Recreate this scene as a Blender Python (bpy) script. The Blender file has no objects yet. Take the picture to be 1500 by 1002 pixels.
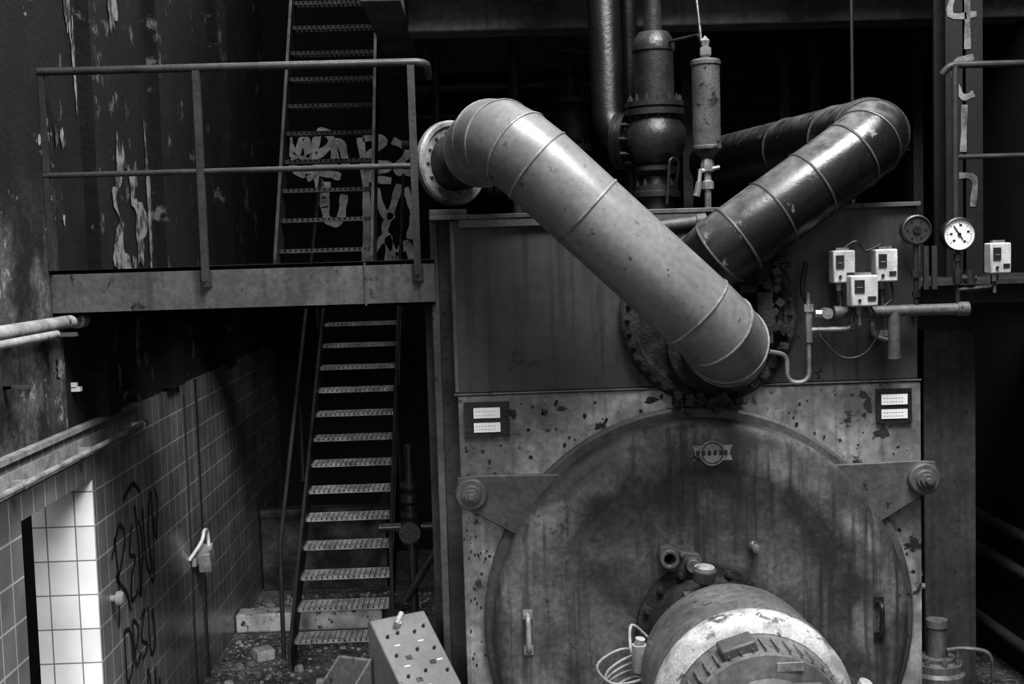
import bpy, bmesh, math, random
from mathutils import Vector, Matrix
random.seed(7)
S = bpy.context.scene
S.view_settings.view_transform = 'Standard'
for lk in ('Medium High Contrast', 'None'):
    try: S.view_settings.look = lk; break
    except Exception: pass

# ------------------------------------------------------------ materials
def mat(name, base, dark=None, amt=1.0, scale=2.5, rough=.6, metal=0., bump=.15, spots=0., spotcol=.015,
        spotscale=9., streak=0., radial=None, lo=.38, hi=.62, fine=.25, grad=None, top=0., blot=0.):
    m = bpy.data.materials.new(name); m.use_nodes = True
    N = m.node_tree.nodes; L = m.node_tree.links
    b = N['Principled BSDF']
    geo = N.new('ShaderNodeNewGeometry'); pos = geo.outputs['Position']
    if dark is None: dark = base*.45
    def noise(sc, det=6, vec=pos, r=.6):
        n = N.new('ShaderNodeTexNoise'); n.inputs['Scale'].default_value = sc
        n.inputs['Detail'].default_value = det; n.inputs['Roughness'].default_value = r
        L.new(vec, n.inputs['Vector']); return n.outputs['Fac']
    def mr(v, a, c, d=0., e=1.):
        n = N.new('ShaderNodeMapRange'); L.new(v, n.inputs[0])
        for i, x in zip((1, 2, 3, 4), (a, c, d, e)): n.inputs[i].default_value = x
        return n.outputs[0]
    def mix(f, a, c):
        n = N.new('ShaderNodeMix'); n.data_type = 'FLOAT'
        for s, x in zip((0, 2, 3), (f, a, c)):
            if isinstance(x, (int, float)): n.inputs[s].default_value = x
            else: L.new(x, n.inputs[s])
        return n.outputs[0]
    def mul(a, c, op='MULTIPLY'):
        n = N.new('ShaderNodeMath'); n.operation = op
        for s, x in zip((0, 1), (a, c)):
            if isinstance(x, (int, float)): n.inputs[s].default_value = x
            else: L.new(x, n.inputs[s])
        return n.outputs[0]
    n1 = noise(scale)
    v = mix(mr(n1, lo, hi, 0, amt), base, dark)
    if radial:
        cx, cz, stops = radial
        sep = N.new('ShaderNodeSeparateXYZ'); L.new(pos, sep.inputs[0])
        dx = mul(sep.outputs[0], -cx, 'ADD'); dz = mul(sep.outputs[2], -cz, 'ADD')
        d = mul(mul(mul(dx, dx), mul(dz, dz), 'ADD'), .5, 'POWER')
        d = mul(d, mr(noise(3.2, 7), .3, .7, -.1, .1), 'ADD')
        cr = N.new('ShaderNodeValToRGB'); L.new(mul(d, .5), cr.inputs[0])
        el = cr.color_ramp.elements
        while len(el) > 1: el.remove(el[-1])
        for i, (r, q) in enumerate(stops):
            e = el[0] if i == 0 else el.new(min(1, r/2))
            e.position = min(1, r/2); e.color = (q/3, q/3, q/3, 1)
        k = mul(cr.outputs[0], 3.)
        v = mul(v, mix(mr(noise(1.3, 5), .36, .6, .3, 1.), 1., k))
    if blot: v = mul(v, mr(noise(3.4, 9, r=.72), .42, .56, 1., 1.-blot))
    if grad:   # (axis, a, b, fa, fb) colour scaled along an axis
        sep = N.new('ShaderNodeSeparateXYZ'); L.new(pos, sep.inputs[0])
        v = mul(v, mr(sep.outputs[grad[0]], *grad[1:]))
    if fine: v = mul(v, mr(noise(scale*14, 4), .3, .7, 1-fine, 1+fine))
    if streak:
        mp = N.new('ShaderNodeMapping'); mp.inputs['Scale'].default_value = (13, 13, .5); L.new(pos, mp.inputs[0])
        v = mix(mr(noise(1.6, 5, mp.outputs[0]), .5, .68, 0, streak), v, dark*.4)
    if spots:
        v = mix(mr(noise(spotscale, 8, r=.7), 1-.5*spots-.25, 1-.5*spots-.2), v, spotcol)
    if top:   # dust settled on upward-facing faces
        sp = N.new('ShaderNodeSeparateXYZ'); L.new(geo.outputs['Normal'], sp.inputs[0])
        v = mix(mul(mr(sp.outputs[2], .35, .9), mr(noise(scale*4, 7), .4, .6, .3, 1.)), v, top)
    L.new(v, b.inputs['Base Color'])
    L.new(mr(n1, .3, .7, rough-.12, min(1, rough+.15)), b.inputs['Roughness'])
    b.inputs['Metallic'].default_value = metal
    if bump:
        bp = N.new('ShaderNodeBump'); bp.inputs['Strength'].default_value = bump; bp.inputs['Distance'].default_value = .02
        L.new(noise(scale*8, 8), bp.inputs['Height']); L.new(bp.outputs[0], b.inputs['Normal'])
    return m

def tile_mat(name, base, mortar, rough=.3, ms=.005, lo=.65):
    m = bpy.data.materials.new(name); m.use_nodes = True
    N = m.node_tree.nodes; L = m.node_tree.links; b = N['Principled BSDF']
    g = N.new('ShaderNodeNewGeometry'); sep = N.new('ShaderNodeSeparateXYZ'); L.new(g.outputs['Position'], sep.inputs[0])
    ad = N.new('ShaderNodeMath'); L.new(sep.outputs[0], ad.inputs[0]); L.new(sep.outputs[1], ad.inputs[1])
    cb = N.new('ShaderNodeCombineXYZ'); L.new(ad.outputs[0], cb.inputs[0]); L.new(sep.outputs[2], cb.inputs[1])
    br = N.new('ShaderNodeTexBrick'); br.offset = 0; br.inputs['Scale'].default_value = 1
    br.inputs['Brick Width'].default_value = .165; br.inputs['Row Height'].default_value = .2
    br.inputs['Mortar Size'].default_value = ms; br.inputs['Mortar Smooth'].default_value = .1
    br.inputs['Color1'].default_value = (base,)*3+(1,); br.inputs['Color2'].default_value = (base*.82,)*3+(1,)
    br.inputs['Mortar'].default_value = (mortar,)*3+(1,)
    L.new(cb.outputs[0], br.inputs['Vector'])
    n = N.new('ShaderNodeTexNoise'); n.inputs['Scale'].default_value = 2.2; n.inputs['Detail'].default_value = 7
    L.new(g.outputs['Position'], n.inputs['Vector'])
    mr = N.new('ShaderNodeMapRange'); L.new(n.outputs['Fac'], mr.inputs[0])
    for i, x in zip((1, 2, 3, 4), (.3, .7, lo, 1.15)): mr.inputs[i].default_value = x
    mx = N.new('ShaderNodeVectorMath'); mx.operation = 'SCALE'
    L.new(br.outputs['Color'], mx.inputs[0]); L.new(mr.outputs[0], mx.inputs['Scale'])
    L.new(mx.outputs[0], b.inputs['Base Color']); b.inputs['Roughness'].default_value = rough
    bp = N.new('ShaderNodeBump'); bp.inputs['Strength'].default_value = .3; bp.inputs['Distance'].default_value = .004; bp.invert = True
    L.new(br.outputs['Fac'], bp.inputs['Height']); L.new(bp.outputs[0], b.inputs['Normal'])
    return m

M_up = mat('boiler_paint_dark', .075, .045, scale=1.6, rough=.4, spots=.25, spotscale=6, streak=.6, bump=.05, fine=.1)
M_low = mat('boiler_paint_pale', .30, .15, scale=1.7, rough=.42, spots=.33, spotscale=8, spotcol=.03, streak=.55, bump=.05, blot=.25,
            radial=(1.125, 1.295, [(0, .8), (1.12, 1.2), (1.2, 2.0), (1.33, 1.0), (1.5, .6), (2, .7)]))
M_side = mat('casing_steel', .05, .02, scale=2, rough=.6, streak=.4)
M_door = mat('door_paint', .19, .09, scale=2.6, rough=.4, spots=.27, spotscale=11, spotcol=.05, streak=1., bump=.12, fine=.3, blot=.4,
             radial=(1.125, 1.295, [(0, 1.), (.5, 1.0), (.66, .95), (.76, .5), (.83, .6), (.88, 1.1), (.98, 1.6), (1.04, .9), (1.2, .5)]))
M_arm = mat('arm_paint', .11, .06, scale=3, rough=.5, spots=.3, spotscale=9)
M_pipeA = mat('duct_paint_grey', .18, .125, scale=2.2, rough=.31, spots=.27, spotscale=22, spotcol=.04, bump=.04, fine=.16)
M_pipeB = mat('duct_paint_dark', .014, .008, scale=3, rough=.27, spots=.27, spotcol=.17, spotscale=8, bump=.1, top=.14)
M_band = mat('duct_band', .28, .1, scale=6, rough=.4)
M_bandB = mat('duct_band_dark', .08, .03, scale=6, rough=.45)
M_rust = mat('rusty_steel', .05, .01, scale=8, rough=.75, bump=.6)
M_iron = mat('cast_iron', .035, .013, scale=6, rough=.32, bump=.2)
M_black = mat('valve_black', .01, .005, scale=5, rough=.35)
M_dark = mat('black_steel', .012, .006, scale=4, rough=.5)
M_rail = mat('rail_paint', .055, .03, scale=7, rough=.4)
M_beam = mat('beam_paint', .11, .06, scale=2.5, rough=.45, streak=.5, spots=.26)
M_grate = mat('galvanised', .42, .2, scale=8, rough=.5, metal=.2)
M_grate2 = mat('dimmed_grating', .07, .035, scale=8, rough=.6)  # darker copy of the tread grating; upper flight's dimness put into the colour
M_string = mat('stair_steel', .035, .018, scale=6, rough=.6)
M_tile = tile_mat('glazed_tile', .24, .5, .25, .006, .5)  # side wall tiles; pale joints paint in the glancing reflections
M_tile_lit = tile_mat('glazed_tile_lit', .90, .22, .3, .004, .8)  # lit copy for the reveal: front light put into a whiter tile colour
M_pl = mat('plaster_dark_stained', .003, .011, scale=2.1, lo=.54, hi=.7, rough=.95, spots=.32, spotcol=.11, spotscale=3.8, bump=.6, streak=.3, grad=(1, 6.6, 8.2, 1., .6))  # stained plaster, colour gets darker with depth along the wall
M_pln = mat('plaster_stained', .15, .012, scale=3.2, lo=.42, hi=.58, rough=.9, spots=.27, spotcol=.35, spotscale=5, bump=.7, streak=.7, blot=.5, grad=(2, 3.1, 3.8, 1., .04))  # colour gets darker towards the top
M_ledge = mat('plaster_ledge', .3, .12, scale=5, rough=.8)
M_curb = mat('pale_curb', .5, .25, scale=5, rough=.8, spots=.35)
M_back = mat('dark_wall', .003, .007, scale=1.5, rough=.95, lo=.5, hi=.7)  # near-black wall colour
M_conc = mat('ceiling_concrete', .16, .08, scale=1.5, rough=.9, streak=.4)
M_sump = mat('sump_concrete', .10, .03, scale=3, rough=.9, blot=.5)
M_floor = mat('dirty_floor', .19, .05, scale=3.5, rough=.9, spots=.42, spotcol=.4, spotscale=26, bump=1.)
M_rub = mat('rubble_stone', .38, .08, scale=5, rough=.9)
M_white = mat('white_enamel', .85, .7, scale=8, rough=.4, bump=0, fine=.05)
M_box = mat('switch_grey', .52, .36, scale=9, rough=.5, bump=.03)
M_graf = mat('white_spray', .8, .4, scale=5, rough=.8, bump=0)
M_grafk = mat('black_spray', .008, .015, scale=9, rough=.8, bump=0)
M_burn = mat('burner_paint', .19, .11, scale=3, rough=.4, spots=.29, spotcol=.05, spotscale=14, streak=.5, bump=.08, blot=.25)
M_band2 = mat('burner_band', .58, .25, scale=7, rough=.5, spots=.38, spotscale=12, spotcol=.1)
M_brass = mat('worn_brass', .4, .15, scale=9, rough=.35, metal=.6)
M_wpipe = mat('pale_pipe', .42, .22, scale=5, rough=.5, spots=.3)
M_cons = mat('console_paint', .17, .12, scale=3, rough=.45, spots=.2, spotscale=20, spotcol=.05, bump=.02, fine=.1)
M_col = mat('column_paint', .085, .04, scale=2, rough=.6, streak=.5, spots=.28)
M_col2 = mat('column_paint_dark', .012, .006, scale=2, rough=.6, streak=.4)  # near-black colour for the upper column
M_peel = mat('peeled_plaster', .26, .03, scale=9, rough=.95, lo=.42, hi=.56, bump=.3)
M_chip = mat('bare_rusted_metal', .035, .012, scale=14, rough=.8, bump=.3)

# ------------------------------------------------------------ mesh helpers
def NB(): return bmesh.new()
def bx(bm, lo, hi, rot=None, piv=None):
    vs = [Vector((x, y, z)) for x in (lo[0], hi[0]) for y in (lo[1], hi[1]) for z in (lo[2], hi[2])]
    if rot:
        p = Vector(piv) if piv else (Vector(lo)+Vector(hi))/2
        vs = [rot@(v-p)+p for v in vs]
    v = [bm.verts.new(q) for q in vs]
    for f in ((0, 1, 3, 2), (4, 6, 7, 5), (0, 4, 5, 1), (2, 3, 7, 6), (0, 2, 6, 4), (1, 5, 7, 3)):
        bm.faces.new([v[i] for i in f])
def frame(d):
    d = d.normalized(); a = Vector((0, 0, 1)) if abs(d.z) < .9 else Vector((1, 0, 0))
    u = d.cross(a).normalized(); return u, d.cross(u).normalized()
def lathe(bm, o, axis, prof, seg=32):
    """prof = [(radius, distance along axis)]"""
    o = Vector(o); d = Vector(axis).normalized(); u, w = frame(d); prev = None
    for r, t in prof:
        if r < 1e-6: ring = [bm.verts.new(o+d*t)]
        else: ring = [bm.verts.new(o+d*t+(u*math.cos(2*math.pi*i/seg)+w*math.sin(2*math.pi*i/seg))*r) for i in range(seg)]
        if prev:
            n = seg
            for i in range(n):
                a = [prev[i % len(prev)], prev[(i+1) % len(prev)], ring[(i+1) % len(ring)], ring[i % len(ring)]]
                q = []
                for x in a:
                    if x not in q: q.append(x)
                if len(q) > 2: bm.faces.new(q)
        prev = ring
def cy(bm, p0, p1, r, seg=20, r2=None):
    p0 = Vector(p0); p1 = Vector(p1); h = (p1-p0).length
    lathe(bm, p0, p1-p0, [(0, 0), (r, 0), (r if r2 is None else r2, h), (0, h)], seg)
def fillet(pts, rad, n=5):
    pts = [Vector(p) for p in pts]; out = [pts[0]]
    for i in range(1, len(pts)-1):
        p = pts[i]; a = (pts[i-1]-p); b = (pts[i+1]-p)
        ang = a.angle(b)
        if abs(ang-math.pi) < .02: out.append(p); continue
        t = min(rad/math.tan(ang/2), a.length*.48 if i > 1 else a.length*.95, b.length*.48 if i < len(pts)-2 else b.length*.95)
        R = t*math.tan(ang/2); a.normalize(); b.normalize()
        c = p+(a+b).normalized()*(R/math.sin(ang/2))
        s = p+a*t-c; e = p+b*t-c; th = s.angle(e); ax = s.cross(e).normalized()
        for k in range(n+1): out.append(c+Matrix.Rotation(th*k/n, 3, ax)@s)
    out.append(pts[-1]); return out
def sw(bm, pts, r, seg=16, caps=True):
    pts = [Vector(p) for p in pts]; n = len(pts); prev = None; u = None; first = None
    for i, p in enumerate(pts):
        d = ((pts[min(i+1, n-1)]-p).normalized() + (p-pts[max(i-1, 0)]).normalized()).normalized()
        if u is None: u, _ = frame(d)
        u = (u-d*u.dot(d)).normalized(); w = d.cross(u)
        ring = [bm.verts.new(p+(u*math.cos(2*math.pi*k/seg)+w*math.sin(2*math.pi*k/seg))*r) for k in range(seg)]
        if prev:
            for k in range(seg): bm.faces.new([prev[k], prev[(k+1) % seg], ring[(k+1) % seg], ring[k]])
        else: first = ring
        prev = ring
    if caps: bm.faces.new(first[::-1]); bm.faces.new(prev)
def prism(bm, pts, y0, y1):
    a = [bm.verts.new((x, y0, z)) for x, z in pts]; b = [bm.verts.new((x, y1, z)) for x, z in pts]
    bm.faces.new(a); bm.faces.new(b[::-1]); n = len(pts)
    for i in range(n): bm.faces.new([a[i], b[i], b[(i+1) % n], a[(i+1) % n]])
def prismx(bm, pts, x0, x1, rot=None, piv=(0, 0, 0)):
    f = lambda x, y, z: (rot@(Vector((x, y, z))-Vector(piv))+Vector(piv)) if rot else Vector((x, y, z))
    a = [bm.verts.new(f(x0, y, z)) for y, z in pts]; b = [bm.verts.new(f(x1, y, z)) for y, z in pts]
    bm.faces.new(a); bm.faces.new(b[::-1]); n = len(pts)
    for i in range(n): bm.faces.new([a[i], b[i], b[(i+1) % n], a[(i+1) % n]])
def smooth_pts(p, n=6):
    p = [Vector(q) for q in p]; q = [p[0]]+p+[p[-1]]; out = []
    for i in range(1, len(q)-2):
        for k in range(n):
            t = k/n; a, b, c, d = q[i-1], q[i], q[i+1], q[i+2]
            out.append(.5*((2*b)+(c-a)*t+(2*a-5*b+4*c-d)*t*t+(3*b-a-3*c+d)*t**3))
    return out+[p[-1]]
def ribbon(bm, pts, w, nrm):
    pts = [Vector(p) for p in pts]; nrm = Vector(nrm); prev = None; n = len(pts)
    for i, p in enumerate(pts):
        d = (pts[min(i+1, n-1)]-pts[max(i-1, 0)])
        if d.length < 1e-7: continue
        s = d.normalized().cross(nrm).normalized()*w/2*(1+.15*math.sin(i*1.7))
        r = (bm.verts.new(p+s), bm.verts.new(p-s))
        if prev: bm.faces.new([prev[0], r[0], r[1], prev[1]])
        prev = r
def bolts(bm, c, axis, R, n, r=.018, h=.03, a0=0):
    c = Vector(c); d = Vector(axis).normalized(); u, w = frame(d)
    for i in range(n):
        a = a0+2*math.pi*i/n; p = c+(u*math.cos(a)+w*math.sin(a))*R
        cy(bm, p, p+d*h, r, 6); cy(bm, p+d*h, p+d*(h*1.6), r*.5, 8)
def root(name, loc=(0, 0, 0)):
    e = bpy.data.objects.new(name, None); e.empty_display_size = .1; e.location = loc
    S.collection.objects.link(e); return e
def ob(name, bm, m, parent=None, ang=.5, bevel=0.):
    bmesh.ops.recalc_face_normals(bm, faces=bm.faces[:])
    me = bpy.data.meshes.new(name); bm.to_mesh(me); bm.free()
    lo = [min(v.co[i] for v in me.vertices) for i in range(3)]; hi = [max(v.co[i] for v in me.vertices) for i in range(3)]
    c = Vector([(lo[i]+hi[i])/2 for i in range(3)]); me.transform(Matrix.Translation(-c))
    for p in me.polygons: p.use_smooth = True
    me.set_sharp_from_angle(angle=ang)
    me.materials.append(m)
    o = bpy.data.objects.new(name, me); S.collection.objects.link(o)
    if parent is not None:
        o.parent = parent; o.location = c-parent.location
    else: o.location = c
    if bevel:
        b = o.modifiers.new('bev', 'BEVEL'); b.width = bevel; b.segments = 2; b.limit_method = 'ANGLE'
    return o
def obox(name, lo, hi, m, parent=None, bevel=0.):
    b = NB(); bx(b, lo, hi); return ob(name, b, m, parent, bevel=bevel)

# ------------------------------------------------------------ room shell
obox('floor', (-4.5, -3, -.2), (4.3, 14.2, 0), M_floor)
obox('wall_back', (-4.5, 13.8, 0), (4.3, 14.05, 7.4), M_back)
obox('wall_right', (4.0, 3, 0), (4.25, 13.8, 7.4), M_back)
WX = -2.25
# left wall with door recess
wl = root('wall_left')
b = NB(); bx(b, (WX-.36, 2.5, 0), (WX, 6.03, 2.38)); bx(b, (WX-.36, 6.03, 2.07), (WX, 7.16, 2.38)); bx(b, (WX-.36, 7.162, 0), (WX, 13.8, 2.38))
ob('tiled_dado', b, M_tile, wl)
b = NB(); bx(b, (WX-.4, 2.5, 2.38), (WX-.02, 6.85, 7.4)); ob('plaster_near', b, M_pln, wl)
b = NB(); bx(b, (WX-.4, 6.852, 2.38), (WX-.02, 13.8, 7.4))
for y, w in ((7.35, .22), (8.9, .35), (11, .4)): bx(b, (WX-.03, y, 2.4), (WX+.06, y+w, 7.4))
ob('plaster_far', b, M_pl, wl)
b = NB(); bx(b, (WX-.355, 7.145, 0), (WX-.003, 7.161, 2.07)); ob('recess_reveal', b, M_tile_lit, wl)
b = NB(); bx(b, (WX-1.6, 5.9, 0), (WX-1.4, 8, 2.4)); bx(b, (WX-1.4, 7.5, 0), (WX-.36, 7.6, 2.4)); ob('recess_backing', b, M_dark, wl)  # black sheets added to give the recess its dark void
b = NB(); bx(b, (WX-.41, 6.03, 0), (WX-.375, 6.5, 2.05)); ob('door_1', b, M_dark)
b = NB(); prismx(b, [(2.5, 2.38), (8.1, 2.38), (8.1, 2.40), (2.5, 2.42)], WX-.02, WX+.03); ob('trim_1', b, M_ledge)
def blob(bm, cy_, cz, ry, rz, n=22, x=WX-.012, hole=0):
    ph = [random.uniform(0, 6) for _ in range(4)]; o = []; i2 = []
    for i in range(n):
        a = 2*math.pi*i/n; r = 1+.22*math.sin(3*a+ph[0])+.16*math.sin(7*a+ph[1])+random.uniform(-.14, .14)
        o.append(bm.verts.new((x, cy_+ry*r*math.cos(a), cz+rz*r*math.sin(a))))
        if hole:
            r2 = hole*(1+.3*math.sin(2*a+ph[2])+.2*math.sin(5*a+ph[3]))
            i2.append(bm.verts.new((x, cy_+ry*r2*math.cos(a), cz+rz*r2*math.sin(a))))
    if hole:
        for i in range(n): bm.faces.new([o[i], o[(i+1) % n], i2[(i+1) % n], i2[i]])
    else: bm.faces.new(o)
b = NB()
blob(b, 8.22, 3.58, .36, .40, 60, hole=.6); blob(b, 7.2, 4.95, .05, .4, 40); blob(b, 8.1, 4.95, .1, .2, 30)
blob(b, 7.27, 4.45, .025, .25, 30); blob(b, 6.9, 4.0, .03, .05); blob(b, 6.99, 4.0, .03, .05); blob(b, 6.95, 3.55, .02, .03)
blob(b, 7.75, 2.62, .12, .16); blob(b, 8.3, 2.9, .05, .3); blob(b, 6.75, 2.75, .06, .05)
blob(b, 7.75, 2.46, .35, .04, 40); blob(b, 8.75, 3.7, .05, .5, 50)
ob('peeled_patches', b, M_peel, wl)
# ceiling
ce = root('ceiling')
obox('slab', (-.72, 8.3, 5.3), (4.3, 14, 5.6), M_conc, ce)
b = NB(); bx(b, (-2.7, 8.3, 7.3), (-2.1, 14, 7.5)); bx(b, (-2.7, 13, 7.3), (-.72, 14, 7.5)); ob('slab_upper', b, M_dark, ce)
b = NB(); bx(b, (-.72, 8.3, 4.95), (-.45, 14, 5.3)); bx(b, (.42, 8.3, 5.05), (.6, 14, 5.3)); bx(b, (2.2, 8.3, 5.05), (2.4, 14, 5.3))
bx(b, (-.45, 9.0, 4.87), (4.3, 9.3, 5.3)); bx(b, (-.45, 11, 4.9), (4.3, 11.3, 5.3))
ob('ceiling_beams', b, M_conc, ce, bevel=.015)
obox('stairwell_fascia', (-.72, 8.3, 5.6), (-.62, 14, 7.4), M_dark, ce)

# conduits on left wall
g = root('wall_conduit')
b = NB()
sw(b, [(WX+.07, 3, 3.0), (WX+.07, 6.82, 3.0)], .034, 16); sw(b, [(WX+.13, 3, 2.955), (WX+.13, 6.3, 2.955)], .02, 16)
cy(b, (WX+.07, 6.8, 3.0), (WX+.07, 6.9, 3.0), .045)
ob('pipes', b, M_wpipe, g)
b = NB(); bx(b, (WX-.02, 5.95, 2.72), (WX+.02, 5.98, 2.97)); bx(b, (WX-.02, 5.95, 2.72), (WX+.1, 5.98, 2.735)); bx(b, (WX-.02, 6.5, 2.93), (WX+.16, 6.54, 2.95))
ob('brackets', b, M_arm, g)
g = root('wall_handrail')
b = NB(); sw(b, [(WX+.07, 2.8, 2.27), (WX+.07, 8.0, 2.27)], .016, 12); bx(b, (WX, 2.8, 2.22), (WX+.015, 8.05, 2.33))
for y in (4.9, 5.9, 6.9, 7.95): bx(b, (WX, y, 2.25), (WX+.08, y+.03, 2.29))
cy(b, (WX+.07, 7.98, 2.27), (WX+.07, 8.05, 2.27), .026)
ob('rail_bar', b, M_ledge, g)
b = NB(); bx(b, (WX-.02, 6.93, 2.6), (WX+.03, 6.97, 2.625)); bx(b, (WX-.02, 6.93, 2.62), (WX+.01, 6.96, 2.65)); ob('wall_bracket', b, M_white)
b = NB(); bx(b, (WX-.002, 9.78, 0), (WX+.012, 9.81, 2.38)); bx(b, (WX-.002, 9.4, .0), (WX+.008, 9.41, 2.3)); ob('trim_2', b, M_dark)
g = root('padlock')
b = NB(); sw(b, smooth_pts([(WX+.0, 9.35, 1.05), (WX+.09, 9.38, 1.18), (WX+.1, 9.45, 1.25), (WX+.1, 9.55, 1.22), (WX+.1, 9.58, 1.1)]), .014, 10); ob('shackle', b, M_white, g)
b = NB(); bx(b, (WX+.03, 9.48, .93), (WX+.13, 9.64, 1.1), Matrix.Rotation(.4, 3, 'X')); bx(b, (WX, 9.4, .98), (WX+.04, 9.7, 1.05)); ob('body', b, M_wpipe, g, bevel=.01)
b = NB(); lathe(b, (WX, 7.38, 1.31), (1, 0, 0), [(0, 0), (.02, 0), (.02, .03), (.042, .035), (.045, .06), (.03, .075), (0, .078)]); ob('door_knob', b, M_wpipe)
# graffiti on tiles
b = NB()
def wtag(lines, y0, z0, sy, sz, w):
    for l in lines: ribbon(b, smooth_pts([(WX+.004, y0+p*sy, z0+q*sz) for p, q in l], 7), w, (1, 0, 0))
wtag([[(0, .9), (.05, .4), (0, -.1)], [(-.1, .7), (.15, 1), (.28, .8), (.1, .5), (.0, .45), (.25, .2), (.35, -.05)],
      [(.5, .9), (.4, .6), (.55, .5), (.42, .3), (.4, .05), (.6, .1)], [(.62, 1.1), (.68, .5), (.66, 0), (.8, .6), (.7, .9)],
      [(.85, 1.0), (.9, .3), (1.05, .2), (1.0, .7), (1.15, 1.1), (1.12, .1), (1.0, .1)],
      [(.3, 1.25), (.6, 1.35), (.8, 1.2)], [(1.2, .8), (1.25, .5), (1.35, .9), (1.3, 1.1)]], 7.5, 1.15, .75, .55, .03)
wtag([[(0, .8), (.02, 0), (.25, .2), (.2, .7), (0, .8)], [(.35, .3), (.5, .6), (.3, .8), (.35, .1), (.55, .2)], [(.6, .7), (.75, .8), (.6, .4), (.8, .2), (.6, .05)], [(.9, .8), (.92, 0), (1.1, .1), (1.05, .7)]], 7.6, .72, .62, .4, .028)
wtag([[(0, .9), (.05, 0)], [(0, .9), (.3, .7), (.1, .5), (.4, 0)], [(.5, .1), (.6, .9), (.75, .1)], [(.9, .8), (.95, 0), (1.1, .5)]], 7.75, .3, .55, .38, .028)
ob('graffiti_tag', b, M_grafk)

# ------------------------------------------------------------ left platform
g = root('platform')
b = NB(); bx(b, (-2.268, 6.7, 3.03), (-.236, 6.72, 3.27)); bx(b, (-2.268, 6.7, 3.25), (-.236, 6.8, 3.27)); bx(b, (-2.268, 6.7, 3.03), (-.236, 6.8, 3.045))
bx(b, (-.61, 6.69, 3.035), (-.6, 6.7, 3.265))
ob('fascia_beam', b, M_beam, g)
b = NB(); bx(b, (-2.268, 6.8, 3.22), (-.24, 7.75, 3.26)); bx(b, (-2.268, 7.75, 3.22), (-1.75, 13.8, 3.26)); bx(b, (-.62, 7.75, 3.22), (-.25, 13.8, 3.26)); bx(b, (-1.75, 9.6, 3.24), (-.62, 9.9, 3.26))
for y in (7.67, 9.6): bx(b, (-2.268, y, 3.08), (-.24, y+.06, 3.22))
ob('deck', b, M_dark, g)
b = NB(); bx(b, (-.3, 6.86, 0), (-.245, 6.92, 3.03)); bx(b, (-.36, 9.0, 0), (-.3, 9.06, 3.1)); ob('support_posts', b, M_string, g)
g = root('platform_railing')
b = NB()
sw(b, fillet([(-2.27, 6.68, 4.31), (-.24, 6.68, 4.31), (-.24, 6.95, 4.27)], .07, 5), .021, 14)
sw(b, [(-2.27, 6.68, 3.77), (-.323, 6.68, 3.77)], .015, 12)
ob('rails', b, M_rail, g)
b = NB()
for x in (-1.447, -.323): bx(b, (x-.019, 6.665, 3.16), (x+.019, 6.695, 4.3)); bx(b, (x-.03, 6.69, 3.16), (x+.03, 6.70, 3.24)); cy(b, (x, 6.67, 3.2), (x, 6.65, 3.2), .012, 6)
bx(b, (-2.268, 6.67, 3.27), (-2.24, 6.69, 4.31))
ob('posts', b, M_rail, g)

# ------------------------------------------------------------ stairs
def stair(name, x0, x1, y0, z0, dy, dz, n, rails, depth=.24, gm=None):
    g = root(name, (x0, y0, 0))
    b = NB()
    for k in range(n):
        y = y0+dy*k; z = z0+dz*k
        bx(b, (x0, y, z-.032), (x1, y+.012, z)); bx(b, (x0, y+depth-.01, z-.03), (x1, y+depth, z))
        m = 17
        for i in range(m+1):
            x = x0+(x1-x0)*i/m; bx(b, (x-.005, y, z-.022), (x+.005, y+depth, z-.002))
        for j in range(1, 5): bx(b, (x0, y+depth*j/5-.005, z-.02), (x1, y+depth*j/5+.005, z-.003))
    ob('grating_treads', b, gm or M_grate, g)
    b = NB(); ya, za = y0-dy*.9, z0-dz*.9; yb, zb = y0+dy*(n-.2), z0+dz*(n-.2)
    za = max(za, .0)
    for x in (x0-.03, x1+.005):
        prismx(b, [(ya, za), (ya+.26, za), (yb+.2, zb-.05), (yb, zb+.08), (ya+.0, za+.15)], x, x+.025)
    ob('stringers', b, M_string, g)
    if rails:
        b = NB()
        for x in (x0-.06, x1+.06):
            sw(b, [(x, ya, za+.1), (x, ya+.05, za+1.0), (x, yb, zb+.95)], .018, 10)
            for t in (.4, .8): sw(b, [(x, ya+(yb-ya)*t, za+(zb-za)*t), (x, ya+(yb-ya)*t, za+(zb-za)*t+.97)], .015, 8)
        ob('handrails', b, M_string, g)
stair('metal_stairs', -1.57, -.82, 9.9, .23, .23, .2, 15, True)
stair('metal_stairs', -1.55, -.84, 9.85, 3.37, .155, .243, 14, False, .16, M_grate2)

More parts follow.
